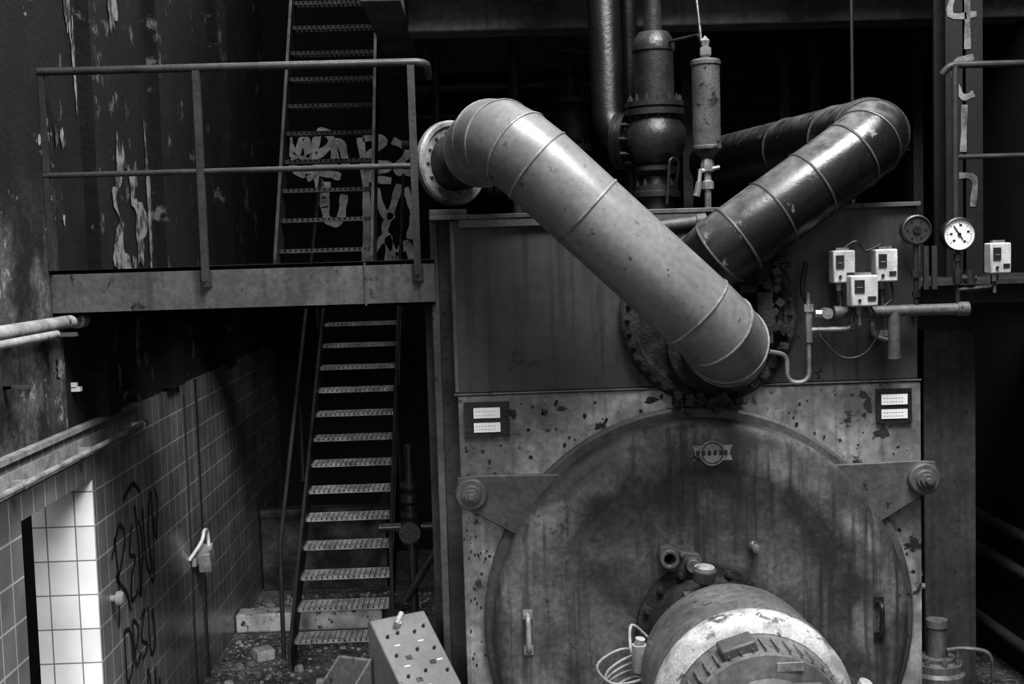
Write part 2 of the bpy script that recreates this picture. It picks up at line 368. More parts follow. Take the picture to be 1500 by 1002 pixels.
# back graffiti
b = NB()
def btag(lines, x0, z0, sx, sz, w, y=13.79):
    for l in lines: ribbon(b, smooth_pts([(x0+p*sx, y, z0+q*sz) for p, q in l], 7), w, (0, -1, 0))
btag([[(0, 1.1), (.1, .6), (.3, 1.0), (.35, .4)], [(.4, .4), (.55, 1.1), (.75, 1.), (.8, .4), (.5, .3), (.6, -.6)], [(.3, .1), (.6, .2), (.9, .1)], [(.2, .5), (.5, .6), (.9, .9), (1.0, .3)],
      [(.65, .0), (.62, -.8), (.85, -.9), (.95, -.3)], [(0, .5), (.2, .2), (.4, .3)]], -2.03, 4.12, .62, .48, .085)
btag([[(.05, 1.1), (.12, -.4), (.05, -2.6)], [(.1, 1.1), (.5, 1.0), (.15, .5), (.6, .3), (.1, .1)], [(.65, 1), (.95, .7), (.7, .2), (1.05, .1)], [(.3, -.3), (.5, -1.1), (.75, -.2)], [(.6, -1), (.45, -1.5), (.8, -2.6)], [(.2, -2), (.5, -1.6), (.5, -2.5), (.85, -1.8), (.95, -2.7)],
      [(.1, 0), (.6, -.1)], [(.85, -.3), (1.0, -1.0), (.9, -1.7)]], -1.27, 4.15, .58, .4, .08)
ob('graffiti_mural', b, M_graf)

# ------------------------------------------------------------ boiler
BY = 6.6
boil = root('boiler', (1.1, 6.6, 0))
obox('casing', (-.22, 6.74, .1), (2.3, 10.0, 3.5), M_side, boil, .01)
obox('upper_front_box', (-.13, BY, 2.555), (2.335, 6.8, 3.49), M_up, boil, .006)
obox('lower_front_plate', (-.13, BY-.012, .1), (2.345, 6.8, 2.545), M_low, boil, .006)
b = NB(); bx(b, (-.25, BY-.035, 3.475), (2.345, 7.0, 3.5)); bx(b, (-.25, BY-.02, 3.5), (-.05, 6.95, 3.53)); bx(b, (-.15, BY-.02, 2.545), (2.35, BY, 2.556)); bx(b, (-.10, BY-.03, 3.43), (.42, BY-.0, 3.475))
bx(b, (-.255, 6.73, .1), (-.215, 6.76, 3.47)); bx(b, (-.145, 6.595, 2.56), (-.12, 6.62, 3.47))
ob('top_lip', b, M_arm, boil, bevel=.004)
# flaked paint: small irregular bare-metal chips on the pale plate
b = NB()
def chip(cx, cz, sx, sz, y=BY-.0135):
    n = random.randint(7, 13); vs = []
    for i in range(n):
        a = 2*math.pi*i/n; r = random.uniform(.55, 1.15); vs.append(b.verts.new((cx+sx*r*math.cos(a), y, cz+sz*r*math.sin(a))))
    b.faces.new(vs)
k = 0
while k < 110:
    a = random.uniform(.15, math.pi-.15); r = random.uniform(1.17, 1.62); x = 1.125+r*math.cos(a); z = 1.295+r*math.sin(a)
    if not (-.1 < x < 2.3 and 1.2 < z < 2.52): continue
    s = random.choice((.004, .006, .008, .012)); chip(x, z, s, s*random.uniform(.7, 1.6)); k += 1
for x, z, sx, sz in ((2.06, 2.43, .028, .06), (2.13, 2.27, .045, .03), (.33, 2.44, .02, .025), (.42, 2.46, .03, .015), (.9, 2.49, .05, .02), (.62, 2.3, .012, .02), (2.04, 2.48, .03, .02), (.16, 2.44, .02, .03)):
    chip(x, z, sx, sz)
for i in range(30): chip(random.uniform(-.11, .02), random.uniform(1.0, 1.9), .006, .012)
ob('paint_chips', b, M_chip, boil)
b = NB()
for i in range(26): cy(b, (-.19, 6.74, .3+i*.122), (-.19, 6.732, .3+i*.122), .007, 6)
ob('casing_rivets', b, M_side, boil)
obox('plinth', (-.1, 6.9, 0), (2.25, 9.9, .1), M_conc, boil)
# door
DC = (1.125, BY-.012, 1.295)
b = NB(); lathe(b, DC, (0, -1, 0), [(1.09, 0), (1.155, 0), (1.155, .045), (1.14, .055), (1.07, .055), (1.07, 0)], 96); ob('door_seat_ring', b, M_arm, boil)
b = NB(); lathe(b, DC, (0, -1, 0), [(1.10, .03), (1.105, .1), (1.10, .125), (1.085, .145), (1.06, .16), (1.03, .17), (.95, .175), (.88, .172), (.84, .16), (.80, .15), (.5, .165), (0, .17)], 96)
ob('round_door', b, M_door, boil, ang=.8)
for s in (-1, 1):
    cx = 1.125; bxp = cx+s*1.2
    P = [(bxp-s*.05, 2.13), (bxp+s*.07, 2.12), (bxp+s*.07, 1.98), (cx+s*.93, 1.78), (cx+s*.70, 2.12)]
    b = NB(); prism(b, P, BY-.09, BY-.06); ob('hinge_arm', b, M_arm, boil, bevel=.006)
    b = NB(); lathe(b, (bxp, BY-.02, 2.035), (0, -1, 0), [(0, 0), (.085, 0), (.085, .10), (.078, .11), (.05, .112), (.05, .13), (0, .13)], 32)
    cy(b, (bxp, BY-.13, 2.035), (bxp, BY-.175, 2.035), .038, 6); cy(b, (bxp, BY-.17, 2.035), (bxp, BY-.2, 2.035), .018, 12)
    ob('hinge_boss', b, M_arm, boil, bevel=.003)
    hx = cx+s*.925
    b = NB(); sw(b, fillet([(hx, BY-.16, 1.40), (hx, BY-.25, 1.40), (hx+s*.0, BY-.25, 1.22), (hx, BY-.16, 1.22)], .03, 4), .014, 10)
    bx(b, (hx-.025, BY-.195, 1.38), (hx+.025, BY-.17, 1.43)); bx(b, (hx-.025, BY-.195, 1.19), (hx+.025, BY-.17, 1.24))
    ob('door_handle', b, M_iron if s > 0 else M_grate, boil)
# badge
b = NB(); pts = []
for i in range(40):
    a = 2*math.pi*i/40
    pts.append((1.185+.066*math.cos(a), 2.225+.066*math.sin(a)))
prism(b, pts, BY-.198, BY-.186); prism(b, [(1.08, 2.265), (1.29, 2.265), (1.275, 2.225), (1.29, 2.185), (1.08, 2.185), (1.095, 2.225)], BY-.195, BY-.184)
ob('maker_badge', b, M_wpipe, boil)
b = NB()
for x in (1.11, 1.14, 1.17, 1.2, 1.23, 1.255): bx(b, (x-.01, BY-.2, 2.213), (x+.007, BY-.194, 2.238))
lathe(b, (1.185, BY-.196, 2.225), (0, -1, 0), [(.052, 0), (.052, .005), (.057, .005), (.057, 0)], 32)
ob('badge_relief', b, M_rail, boil)
# label holders
for x0, x1 in ((-.1, .14), (2.10, 2.29)):
    b = NB(); bx(b, (x0, BY-.03, 2.325), (x1, BY-.01, 2.51))
    for q in (x0+.012, x1-.012):
        for z in (2.337, 2.498): cy(b, (q, BY-.03, z), (q, BY-.036, z), .006, 8)
    ob('label_frame', b, M_iron, boil)
    c = (x0+x1)/2
    b = NB(); bx(b, (c-.07, BY-.036, 2.425), (c+.07, BY-.028, 2.48)); bx(b, (c-.07, BY-.036, 2.35), (c+.07, BY-.028, 2.4)); ob('label_plates', b, M_white, boil)
    b = NB()
    for z in (2.463, 2.443, 2.385, 2.367):
        for i in range(7): bx(b, (c-.06+i*.016, BY-.038, z-.002), (c-.052+i*.016, BY-.035, z+.001))
    ob('label_print', b, M_box, boil)
# sight glass + knobs on the door
yD = BY-.17
b = NB()
prism(b, [(.885, 1.70), (.90, 1.745), (.95, 1.75), (1.0, 1.72), (1.03, 1.71), (1.1, 1.70), (1.12, 1.66), (1.09, 1.6), (1.03, 1.585), (.97, 1.60), (.92, 1.63)], yD-.05, yD+.01)
lathe(b, (.94, yD-.03, 1.69), (0, -1, 0), [(0, .02), (.03, .02), (.03, .08), (.05, .08), (.055, 0)], 24)
cy(b, (1.06, yD-.05, 1.65), (1.06, yD-.11, 1.65), .035, 20); cy(b, (1.01, yD-.05, 1.70), (1.01, yD-.08, 1.70), .014, 6); cy(b, (1.03, yD-.02, 1.58), (1.0, yD-.08, 1.52), .02, 12)
lathe(b, (1.0, yD-.08, 1.52), (0, -.3, -1), [(0, -.02), (.03, -.01), (.035, .02), (0, .04)], 16)
ob('sight_glass', b, M_burn, boil, bevel=.004)
b = NB(); lathe(b, (1.396, yD+.01, 1.72), (0, -1, 0), [(.03, 0), (.03, .03), (.018, .04), (.018, .06), (.026, .07), (.02, .095), (0, .1)], 20); cy(b, (1.396, yD-.05, 1.69), (1.396, yD-.05, 1.755), .01, 8)
ob('test_cock', b, M_brass, boil)
# manway flange on upper front with rusty rim
FC = (1.21, BY, 2.93)
b = NB(); lathe(b, FC, (0, -1, 0), [(.36, 0), (.47, 0), (.47, .03), (.455, .045), (.40, .045), (.38, .02), (.36, .02)], 72); lathe(b, FC, (0, -1, 0), [(0, .03), (.39, .03), (.39, 0)], 48)
bolts(b, (FC[0], BY-.04, FC[2]), (0, -1, 0), .43, 36, .016, .02)
ob('flange_ring', b, M_rust, boil)
b = NB(); prism(b, [(1.32, 3.04), (1.56, 3.02), (1.60, 3.16), (1.55, 3.3), (1.3, 3.32)], BY-.07, BY-.03); bx(b, (1.45, BY-.12, 2.78), (1.53, BY-.05, 3.1)); bx(b, (1.36, BY-.12, 3.05), (1.52, BY-.08, 3.09))
for i in range(46):
    bx(b, *(lambda x, z, s: ((x-s, BY-.1-s, z-s), (x+s, BY-.07+s, z+s)))(random.uniform(1.45, 1.62), random.uniform(2.75, 3.3), random.uniform(.008, .022)), Matrix.Rotation(random.random()*3, 3, 'Y'))
for i in range(24):
    bx(b, *(lambda x, z, s: ((x-s, BY-.1-s, z-s), (x+s, BY-.04+s, z+s)))(random.uniform(1.0, 1.35), random.uniform(2.43, 2.52), random.uniform(.008, .02)), Matrix.Rotation(random.random()*3, 3, 'Y'))
ob('rusty_bracket', b, M_rust, boil)
b = NB(); sw(b, [(.86, BY-.05, 3.40), (1.17, BY-.05, 3.43)], .03, 16); cy(b, (1.15, BY-.05, 3.428), (1.2, BY-.05, 3.432), .04, 16); bx(b, (.75, BY-.06, 3.44), (1.15, BY, 3.47)); ob('top_hinge_pipe', b, M_arm, boil)

# ------------------------------------------------------------ ducts
def banded(name, pts, r, rad, n, mp, mb, extra):
    g = root(name, pts[0]); path = fillet(pts, rad, n)
    b = NB(); sw(b, path, r, 40); ob('tube', b, mp, g, ang=.28)
    b = NB()
    def band(p, d):
        d = d.normalized(); lathe(b, p-d*.006, d, [(r*.99, 0), (r+.004, 0), (r+.006, .006), (r+.004, .012), (r*.99, .012)], 40)
    for i in range(1, len(path)-1):
        band(path[i], (path[i+1]-path[i]).normalized()+(path[i]-path[i-1]).normalized())
    for a, c, t in extra:
        a = Vector(a); c = Vector(c); band(a+(c-a)*t, c-a)
    ob('seam_bands', b, mb, g, ang=.6)
    return g, path
A0, A1, A2, A3 = (.035, 6.62, 3.84), (.13, 6.1, 3.875), (1.26, 6.03, 2.785), (1.25, 6.56, 2.785)
gA, pa = banded('exhaust_duct', [A0, A1, A2, A3], .203, .27, 3, M_pipeA, M_band, [(A1, A2, .36)])
F0 = Vector((-.13, 7.02, 3.80)); dn = Vector((.62, -.78, .03)).normalized()
b = NB(); lathe(b, F0, dn, [(.15, -.02), (.232, -.02), (.236, -.01), (.236, .02), (.225, .03), (.205, .03), (.195, .012), (.15, .012)], 48); bolts(b, F0+dn*.012, dn, .172, 14, .010, .012)
ob('end_flange', b, M_band, gA)
b = NB(); sw(b, [F0-dn*.01, F0+dn*.10, Vector(A0)+Vector((.01, .05, 0)), Vector(A0)+Vector((.02, -.06, 0))], .155, 32); lathe(b, F0+Vector((0, .02, 0)), dn, [(.15, 0), (0, 0)], 32); ob('flange_stub', b, M_rust, gA)
b = NB(); lathe(b, (1.25, 6.52, 2.785), (0, 1, 0), [(.2, 0), (.27, 0), (.27, .03), (.2, .03)], 40); ob('inlet_flange', b, M_rust, gA)
B0, B1, B2, B3 = (1.82, 9.6, 3.93), (2.14, 6.5, 3.87), (1.17, 6.37, 3.22), (1.17, 6.57, 3.16)
gB, pb = banded('flue_duct', [B0, B1, B2, B3], .188, .24, 3, M_pipeB, M_bandB, [(B1, B2, .42), (B1, B2, .64), (B0, B1, .55), (B0, B1, .8)])

# ------------------------------------------------------------ safety valve
g = root('safety_valve', (1.08, 7.5, 3.5)); o = (1.08, 7.5, 0)
b = NB()
lathe(b, o, (0, 0, 1), [(0, 3.505), (.10, 3.505), (.10, 3.6), (.14, 3.6), (.14, 3.63), (.13, 3.635), (.13, 3.665), (.08, 3.67), (.07, 3.72), (.125, 3.755), (.125, 3.775), (.09, 3.79), (.13, 3.82), (.17, 3.87), (.188, 3.94), (.18, 4.0), (.15, 4.05), (.145, 4.07), (.175, 4.08), (.175, 4.115), (.16, 4.118), (.16, 4.125), (.175, 4.13), (.175, 4.16), (.12, 4.165), (.117, 4.45), (.127, 4.46), (.127, 4.5), (.11, 4.54), (.09, 4.57), (.055, 4.575), (.05, 4.8), (.065, 4.81), (.065, 4.85), (.045, 4.86), (.045, 5.6), (0, 5.6)], 40)
ob('valve_body', b, M_iron, g)
b = NB(); bolts(b, (1.08, 7.5, 4.16), (0, 0, 1), .15, 14, .012, .025); bolts(b, (1.08, 7.5, 4.08), (0, 0, -1), .15, 14, .012, .015); bolts(b, (1.08, 7.5, 3.665), (0, 0, 1), .11, 8, .012, .025)
ob('valve_bolts', b, M_rail, g)
b = NB(); sw(b, fillet([(1.04, 7.52, 3.93), (.82, 7.66, 3.96), (.82, 7.9, 5.6)], .2, 8), .10, 24)
dd = Vector((-1, .5, .05)).normalized()
lathe(b, Vector((.93, 7.585, 3.945)), dd, [(.1, 0), (.17, 0), (.17, .03), (.165, .035), (.17, .04), (.17, .07), (.11, .07)], 32); bolts(b, Vector((.93, 7.585, 3.945)), -dd, .145, 10, .014, .03)
sw(b, [(.98, 7.85, 3.6), (.98, 7.85, 5.6)], .05, 16)
ob('discharge_pipe', b, M_black, g)
b = NB(); sw(b, fillet([(1.11, 7.45, 4.8), (1.25, 7.3, 4.82), (1.28, 7.2, 4.8), (1.3, 7.12, 4.42)], .05, 4), .01, 8); sw(b, fillet([(1.16, 7.4, 4.5), (1.3, 7.2, 4.5), (1.31, 7.12, 4.4)], .04, 4), .01, 8)
sw(b, fillet([(1.18, 7.42, 3.62), (1.2, 7.38, 3.8), (1.14, 7.34, 3.83), (1.12, 7.36, 3.55)], .04, 4), .01, 8)
ob('impulse_tubes', b, M_iron, g)
g = root('condensate_pot', (1.315, 7.1, 3.5)); o = (1.315, 7.1, 0)
M_pot = mat('pot_paint', .10, .05, scale=6, rough=.4, spots=.36, spotscale=16)
b = NB(); lathe(b, o, (0, 0, 1), [(.03, 3.79), (.075, 3.835), (.083, 3.845), (.083, 3.86), (.079, 3.865), (.079, 4.31), (.086, 4.315), (.086, 4.335), (.075, 4.345), (.03, 4.355), (0, 4.355)], 32); ob('pot', b, M_pot, g)
b = NB(); lathe(b, o, (0, 0, 1), [(.02, 4.35), (.035, 4.37), (.035, 4.41), (.02, 4.415), (.028, 4.45), (.0, 4.48)], 6)
lathe(b, o, (0, 0, 1), [(0, 3.505), (.02, 3.505), (.02, 3.62), (.035, 3.62), (.035, 3.66), (.022, 3.67), (.022, 3.71), (.04, 3.72), (.04, 3.76), (.025, 3.8)], 10)
cy(b, (1.26, 7.08, 3.72), (1.38, 7.08, 3.74), .014, 10); sw(b, [(1.27, 7.07, 3.73), (1.25, 7.05, 3.6)], .012, 8); cy(b, (1.24, 7.05, 3.58), (1.26, 7.05, 3.66), .02, 10)
ob('cock', b, M_brass, g)

# ------------------------------------------------------------ instruments
g = root('instrument_manifold', (2.2, 6.5, 2.93)); Y = 6.48
b = NB(); sw(b, [(1.87, Y, 2.93), (2.54, Y, 2.93)], .031, 18); cy(b, (2.5, Y, 2.93), (2.56, Y, 2.93), .038, 18); cy(b, (1.85, Y, 2.93), (1.89, Y, 2.93), .036, 18)
sw(b, [(2.165, Y, 2.93), (2.165, Y, 2.69)], .033, 18); lathe(b, (2.165, Y, 2.70), (0, 0, 1), [(.025, -.03), (.037, -.02), (.037, 0)], 16)
bx(b, (2.07, Y-.01, 2.80), (2.13, 6.595, 2.83)); sw(b, smooth_pts([(2.05, Y, 2.88), (2.06, Y, 2.81), (2.13, Y, 2.78)]), .014, 8); bx(b, (2.29, Y, 2.91), (2.33, 6.595, 2.95))
ob('manifold_pipe', b, M_arm, g)
b = NB(); sw(b, fillet([(1.716, Y, 3.0), (1.716, Y, 2.57), (1.6, Y, 2.57), (1.6, Y, 2.72), (1.5, 6.45, 2.74)], .05, 6), .0125, 10)
cy(b, (1.716, Y, 2.78), (1.716, Y, 2.98), .02, 8); cy(b, (1.716, Y, 2.94), (1.716, Y, 2.98), .028, 6); cy(b, (1.716, Y, 2.845), (1.86, Y, 2.845), .012, 10)
sw(b, fillet([(1.72, Y, 2.845), (1.945, Y, 2.845), (1.945, Y, 2.98)], .03, 4), .013, 10); cy(b, (1.935, Y, 2.86), (1.955, Y, 2.86), .025, 8); cy(b, (1.945, Y, 2.9), (1.945, Y, 2.94), .024, 6)
cy(b, (1.75, Y, 2.93), (1.84, Y, 2.92), .022, 6); cy(b, (1.81, Y-.03, 2.93), (1.81, Y+.03, 2.93), .03, 12); cy(b, (1.716, Y, 3.0), (1.716, Y, 3.04), .008, 8)
ob('siphon_tube', b, M_brass, g)
def switchbox(cx, cz, w, h, yy):
    b = NB(); bx(b, (cx-w/2, yy-.06, cz-h/2), (cx+w/2, yy+.03, cz+h/2)); ob('switch_case', b, M_box, g, bevel=.008)
    b = NB(); bx(b, (cx-w*.38, yy-.066, cz-h*.05), (cx-w*.02, yy-.058, cz+h*.35)); bx(b, (cx+w*.1, yy-.066, cz-h*.3), (cx+w*.4, yy-.058, cz-h*.18)); cy(b, (cx-w*.2, yy-.06, cz-h*.3), (cx-w*.2, yy-.07, cz-h*.3), .008, 10)
    ob('switch_window', b, M_iron, g)
    b = NB(); bx(b, (cx-w*.3, yy-.068, cz+h*.1), (cx-w*.1, yy-.065, cz+h*.14)); cy(b, (cx-.01, yy, cz-h/2-.04), (cx-.01, yy, cz-h/2+.01), .02, 6); cy(b, (cx-.01, yy, cz-h/2-.1), (cx-.01, yy, cz-h/2-.03), .01, 8)
    bx(b, (cx-w*.3, yy-.03, cz+h/2), (cx+w*.3, yy+.0, cz+h/2+.014))
    ob('switch_fitting', b, M_brass, g)
switchbox(1.897, 3.17, .115, .17, Y+.02); switchbox(2.12, 3.17, .115, .17, Y+.02); switchbox(1.975, 3.045, .14, .16, Y-.07); switchbox(2.71, 3.19, .11, .16, Y)
b = NB()
for x in (1.89, 2.11): sw(b, [(x, Y+.03, 3.1), (x, Y, 2.94)], .011, 8)
sw(b, [(2.285, Y, 2.93), (2.285, Y, 3.3)], .013, 10); cy(b, (2.285, Y, 3.1), (2.285, Y, 3.14), .025, 6); cy(b, (2.285, Y, 3.0), (2.285, Y, 3.03), .022, 6)
sw(b, [(2.505, Y, 2.93), (2.505, Y, 3.25)], .013, 10); cy(b, (2.505, Y, 3.06), (2.505, Y, 3.14), .026, 8); cy(b, (2.505, Y, 3.18), (2.505, Y, 3.22), .02, 6)
cy(b, (2.505, Y, 3.09), (2.6, Y, 3.09), .02, 8); cy(b, (2.57, Y, 3.06), (2.57, Y, 3.13), .028, 10)
sw(b, fillet([(2.505, Y, 3.03), (2.69, Y, 3.04), (2.7, Y, 3.12)], .03, 4), .014, 8)
ob('gauge_stems', b, M_iron, g)
b = NB(); sw(b, smooth_pts([(2.02, Y-.06, 2.97), (2.07, Y-.06, 2.85), (2.0, Y-.05, 2.72), (1.88, Y-.04, 2.7), (1.78, Y-.02, 2.8), (1.76, Y, 2.86)]), .006, 6)
sw(b, smooth_pts([(2.15, Y, 3.1), (2.16, Y, 3.0), (2.1, Y, 2.95)]), .006, 6); sw(b, smooth_pts([(1.9, Y, 3.26), (1.97, Y, 3.3), (2.02, Y, 3.25), (2.1, Y, 3.28)]), .006, 6)
sw(b, smooth_pts([(1.72, Y+.05, 3.2), (1.70, Y+.05, 3.05), (1.73, Y+.05, 2.98)]), .014, 8); ob('cables', b, M_dark, g)
b = NB(); lathe(b, (2.285, Y+.01, 3.35), (0, -1, 0), [(0, -.03), (.076, -.03), (.078, .03), (.07, .035), (.068, .025), (0, .025)], 36); ob('gauge_dark', b, M_rail, g)
b = NB(); lathe(b, (2.285, Y-.015, 3.35), (0, -1, 0), [(.02, 0), (.02, .008), (0, .008)], 16); bolts(b, (2.285, Y-.015, 3.35), (0, -1, 0), .05, 6, .005, .004); ob('gauge_hub', b, M_iron, g)
GC = Vector((2.505, Y, 3.32))
b = NB(); lathe(b, GC, (0, -1, 0), [(0, -.03), (.085, -.03), (.089, .03), (.082, .036), (.08, .026)], 40); ob('gauge_bezel', b, M_iron, g)
b = NB(); lathe(b, GC, (0, -1, 0), [(.081, .02), (.081, .024), (0, .024)], 40); ob('gauge_dial', b, M_white, g)
b = NB()
for i in range(25):
    a = math.radians(225-i*270/24); l = .012 if i % 4 == 0 else .006
    p = GC+Vector((math.cos(a), 0, math.sin(a)))*.068; q = GC+Vector((math.cos(a), 0, math.sin(a)))*(.068-l)
    p.y = q.y = GC.y-.026; ribbon(b, [p, q], .0025, (0, -1, 0))
p = GC+Vector((.018, 0, -.028)); q = GC+Vector((-.03, 0, .045)); p.y = q.y = GC.y-.028; ribbon(b, [p, q], .006, (0, -1, 0)); cy(b, GC+Vector((0, -.02, 0)), GC+Vector((0, -.031, 0)), .009, 12)
for x, z in ((-.035, -.035), (.02, -.04), (-.05, 0), (.04, .01), (0, .045)): bx(b, (GC.x+x, GC.y-.0275, GC.z+z), (GC.x+x+.014, GC.y-.0265, GC.z+z+.008))
ob('gauge_marks', b, M_dark, g)

# ------------------------------------------------------------ burner
g = root('burner', (1.125, 5.8, 1.29)); AX = (1.125, 0, 1.29)
b = NB(); lathe(b, AX, (0, 1, 0), [(.30, 6.42), (.36, 6.42), (.36, 6.37), (.30, 6.36), (.27, 6.2), (.25, 6.0), (.30, 5.92), (.33, 5.85)], 48); bolts(b, (1.125, 6.37, 1.29), (0, -1, 0), .33, 16, .02, .03); ob('mounting_neck', b, M_rust, g)
b = NB(); lathe(b, AX, (0, 1, 0), [(.2, 5.93), (.30, 5.90), (.38, 5.84), (.42, 5.76), (.43, 5.66), (.43, 5.36), (.44, 5.355), (.44, 5.33), (.43, 5.325), (.43, 5.3)], 72); ob('fan_housing', b, M_burn, g, ang=.7)
b = NB(); lathe(b, AX, (0, 1, 0), [(.43, 5.30), (.437, 5.29), (.437, 5.22), (.41, 5.17), (.37, 5.15), (.36, 5.155)], 72); ob('pale_band', b, M_band2, g, ang=.7)
b = NB(); lathe(b, AX, (0, 1, 0), [(.37, 5.16), (.355, 5.12), (.35, 4.98), (.34, 4.95), (.25, 4.93), (.24, 4.86), (0, 4.85)], 64); ob('motor_housing', b, M_burn, g, ang=.6)
b = NB()
for i in range(44):
    a = 2*math.pi*i/44; R = Matrix.Rotation(-a, 3, 'Y')
    bx(b, (1.125-.003, 4.97, 1.29+.348), (1.125+.003, 5.11, 1.29+.366), R, (1.125, 5.0, 1.29))
ob('cooling_ribs', b, M_burn, g)
b = NB(); bx(b, (.95, 4.98, 1.59), (1.10, 5.12, 1.665), Matrix.Rotation(-.3, 3, 'Y')); ob('terminal_box', b, M_arm, g, bevel=.01)
b = NB(); bx(b, (1.2, 4.86, 1.38), (1.34, 4.93, 1.52)); ob('name_plate_box', b, M_burn, g, bevel=.006)
b = NB(); bx(b, (1.16, 4.935, 1.565), (1.27, 4.955, 1.60)); ob('name_plate', b, M_ledge, g)
b = NB(); lathe(b, (1.08, 6.15, 1.56), (.05, -.1, 1), [(0, 0), (.02, 0), (.02, .05), (.055, .06), (.06, .12), (.052, .13), (0, .13)], 24)
bx(b, (.98, 6.1, 1.48), (1.16, 6.2, 1.56)); cy(b, (.93, 6.12, 1.46), (1.02, 6.12, 1.50), .03, 12); cy(b, (1.12, 6.1, 1.52), (1.2, 6.08, 1.56), .025, 12)
ob('flame_sensor', b, M_arm, g, bevel=.005)
b = NB(); lathe(b, (1.085, 6.137, 1.69), (.05, -.1, 1), [(.05, 0), (.05, .006), (0, .008)], 24); ob('sensor_lid', b, M_wpipe, g)
b = NB()
cy(b, (.70, 5.75, 1.31), (.70, 5.74, 1.44), .035, 16); cy(b, (.70, 5.74, 1.44), (.705, 5.735, 1.47), .024, 12)
sw(b, smooth_pts([(.78, 5.9, 1.40), (.68, 5.85, 1.50), (.66, 5.75, 1.42), (.69, 5.75, 1.36)]), .008, 8)
ob('solenoid', b, M_wpipe, g)
b = NB()
for k in range(6):
    z = 1.36-.035*k; ox = random.uniform(-.03, .03)
    sw(b, smooth_pts([(.76, 5.86, z), (.64+ox, 5.8, z+.04), (.52+ox, 5.76, z-.02), (.56, 5.74, z-.1), (.68, 5.72, z-.09), (.78, 5.75, z-.05-.02*k)]), .007, 8)
ob('hoses', b, M_wpipe, g)
b = NB(); cy(b, (1.55, 5.2, 1.30), (1.58, 5.2, 1.38), .02, 8); cy(b, (1.58, 5.2, 1.36), (1.6, 5.18, 1.42), .03, 12); ob('lug', b, M_band2, g)
b = NB(); bx(b, (.85, 5.2, 0), (.95, 5.3, 1.0)); bx(b, (1.3, 5.2, 0), (1.4, 5.3, 1.0)); bx(b, (.8, 5.1, .0), (1.45, 5.8, .04)); bx(b, (.8, 5.2, .95), (1.45, 5.7, 1.02)); ob('stand', b, M_iron, g)

# ------------------------------------------------------------ control console
g = root('control_console', (-.42, 6.1, 0)); R = Matrix.Rotation(math.radians(30), 3, 'Z'); PV = (-.4, 6.1, 0); CX = .025
b = NB(); prismx(b, [(5.80, 0), (6.30, 0), (6.30, 1.46), (6.27, 1.47), (5.80, 1.12)], -.56+CX, -.25+CX, R, PV); ob('cabinet', b, M_cons, g, bevel=.008)
def onp(x, t, h):   # point on sloping panel
    y = 5.80+.47*t; z = 1.12+.35*t; n = Vector((0, -.35, .47)).normalized()
    return R@(Vector((x+CX, y, z))+n*h-Vector(PV))+Vector(PV)
b = NB()
for x, t in ((-.51, .8), (-.45, .82), (-.36, .8), (-.3, .84), (-.51, .6), (-.39, .62), (-.3, .6), (-.5, .38), (-.4, .4), (-.29, .36), (-.46, .2)):
    cy(b, onp(x, t, 0), onp(x, t, .008), .009, 12); cy(b, onp(x, t, .008), onp(x, t, .018), .005, 8)
for x, t in [(-.45, .56), (-.34, .47), (-.45, .33)]:
    a = [onp(x-.016, t-.02, .003), onp(x+.016, t-.02, .003), onp(x+.016, t+.02, .003), onp(x-.016, t+.02, .003)]; b.faces.new([b.verts.new(q) for q in a])
ob('switches', b, M_iron, g)
b = NB()
for x, t in ((-.48, .7), (-.35, .7), (-.48, .48), (-.3, .48), (-.42, .26)):
    a = [onp(x-.016, t-.008, .002), onp(x+.016, t-.008, .002), onp(x+.016, t+.008, .002), onp(x-.016, t+.008, .002)]; b.faces.new([b.verts.new(q) for q in a])
ob('switch_labels', b, M_box, g)
b = NB(); cy(b, onp(-.43, .9, .0), onp(-.43, .9, .03), .016, 16); cy(b, onp(-.45, .88, .03), onp(-.40, .97, .04), .014, 12); ob('selector_lamp', b, M_wpipe, g)
# low open-topped cable box beside the console
g = root('cable_box', (-.72, 6.0, 0)); R2 = Matrix.Rotation(math.radians(-25), 3, 'Z'); P2 = (-.72, 6.0, 0)
b = NB()
for x0, x1 in ((-.84, -.828), (-.66, -.648)): prismx(b, [(5.80, 0), (6.15, 0), (6.15, 1.30), (5.80, 1.12)], x0, x1, R2, P2)
prismx(b, [(6.14, 0), (6.15, 0), (6.15, 1.30), (6.14, 1.29)], -.84, -.648, R2, P2); prismx(b, [(5.80, 0), (5.81, 0), (5.81, 1.12), (5.80, 1.12)], -.84, -.648, R2, P2)
prismx(b, [(5.80, .0), (6.15, .0), (6.15, .9), (5.80, .9)], -.83, -.65, R2, P2)
ob('box_shell', b, M_arm, g)
b = NB()
for i in range(5): sw(b, smooth_pts([(-.8+.03*i, 6.05, .9), (-.76+.02*i, 6.0, 1.12), (-.72, 5.95+.02*i, 1.05), (-.7, 6.05, .9)]), .008, 8)
ob('cables', b, M_dark, g)

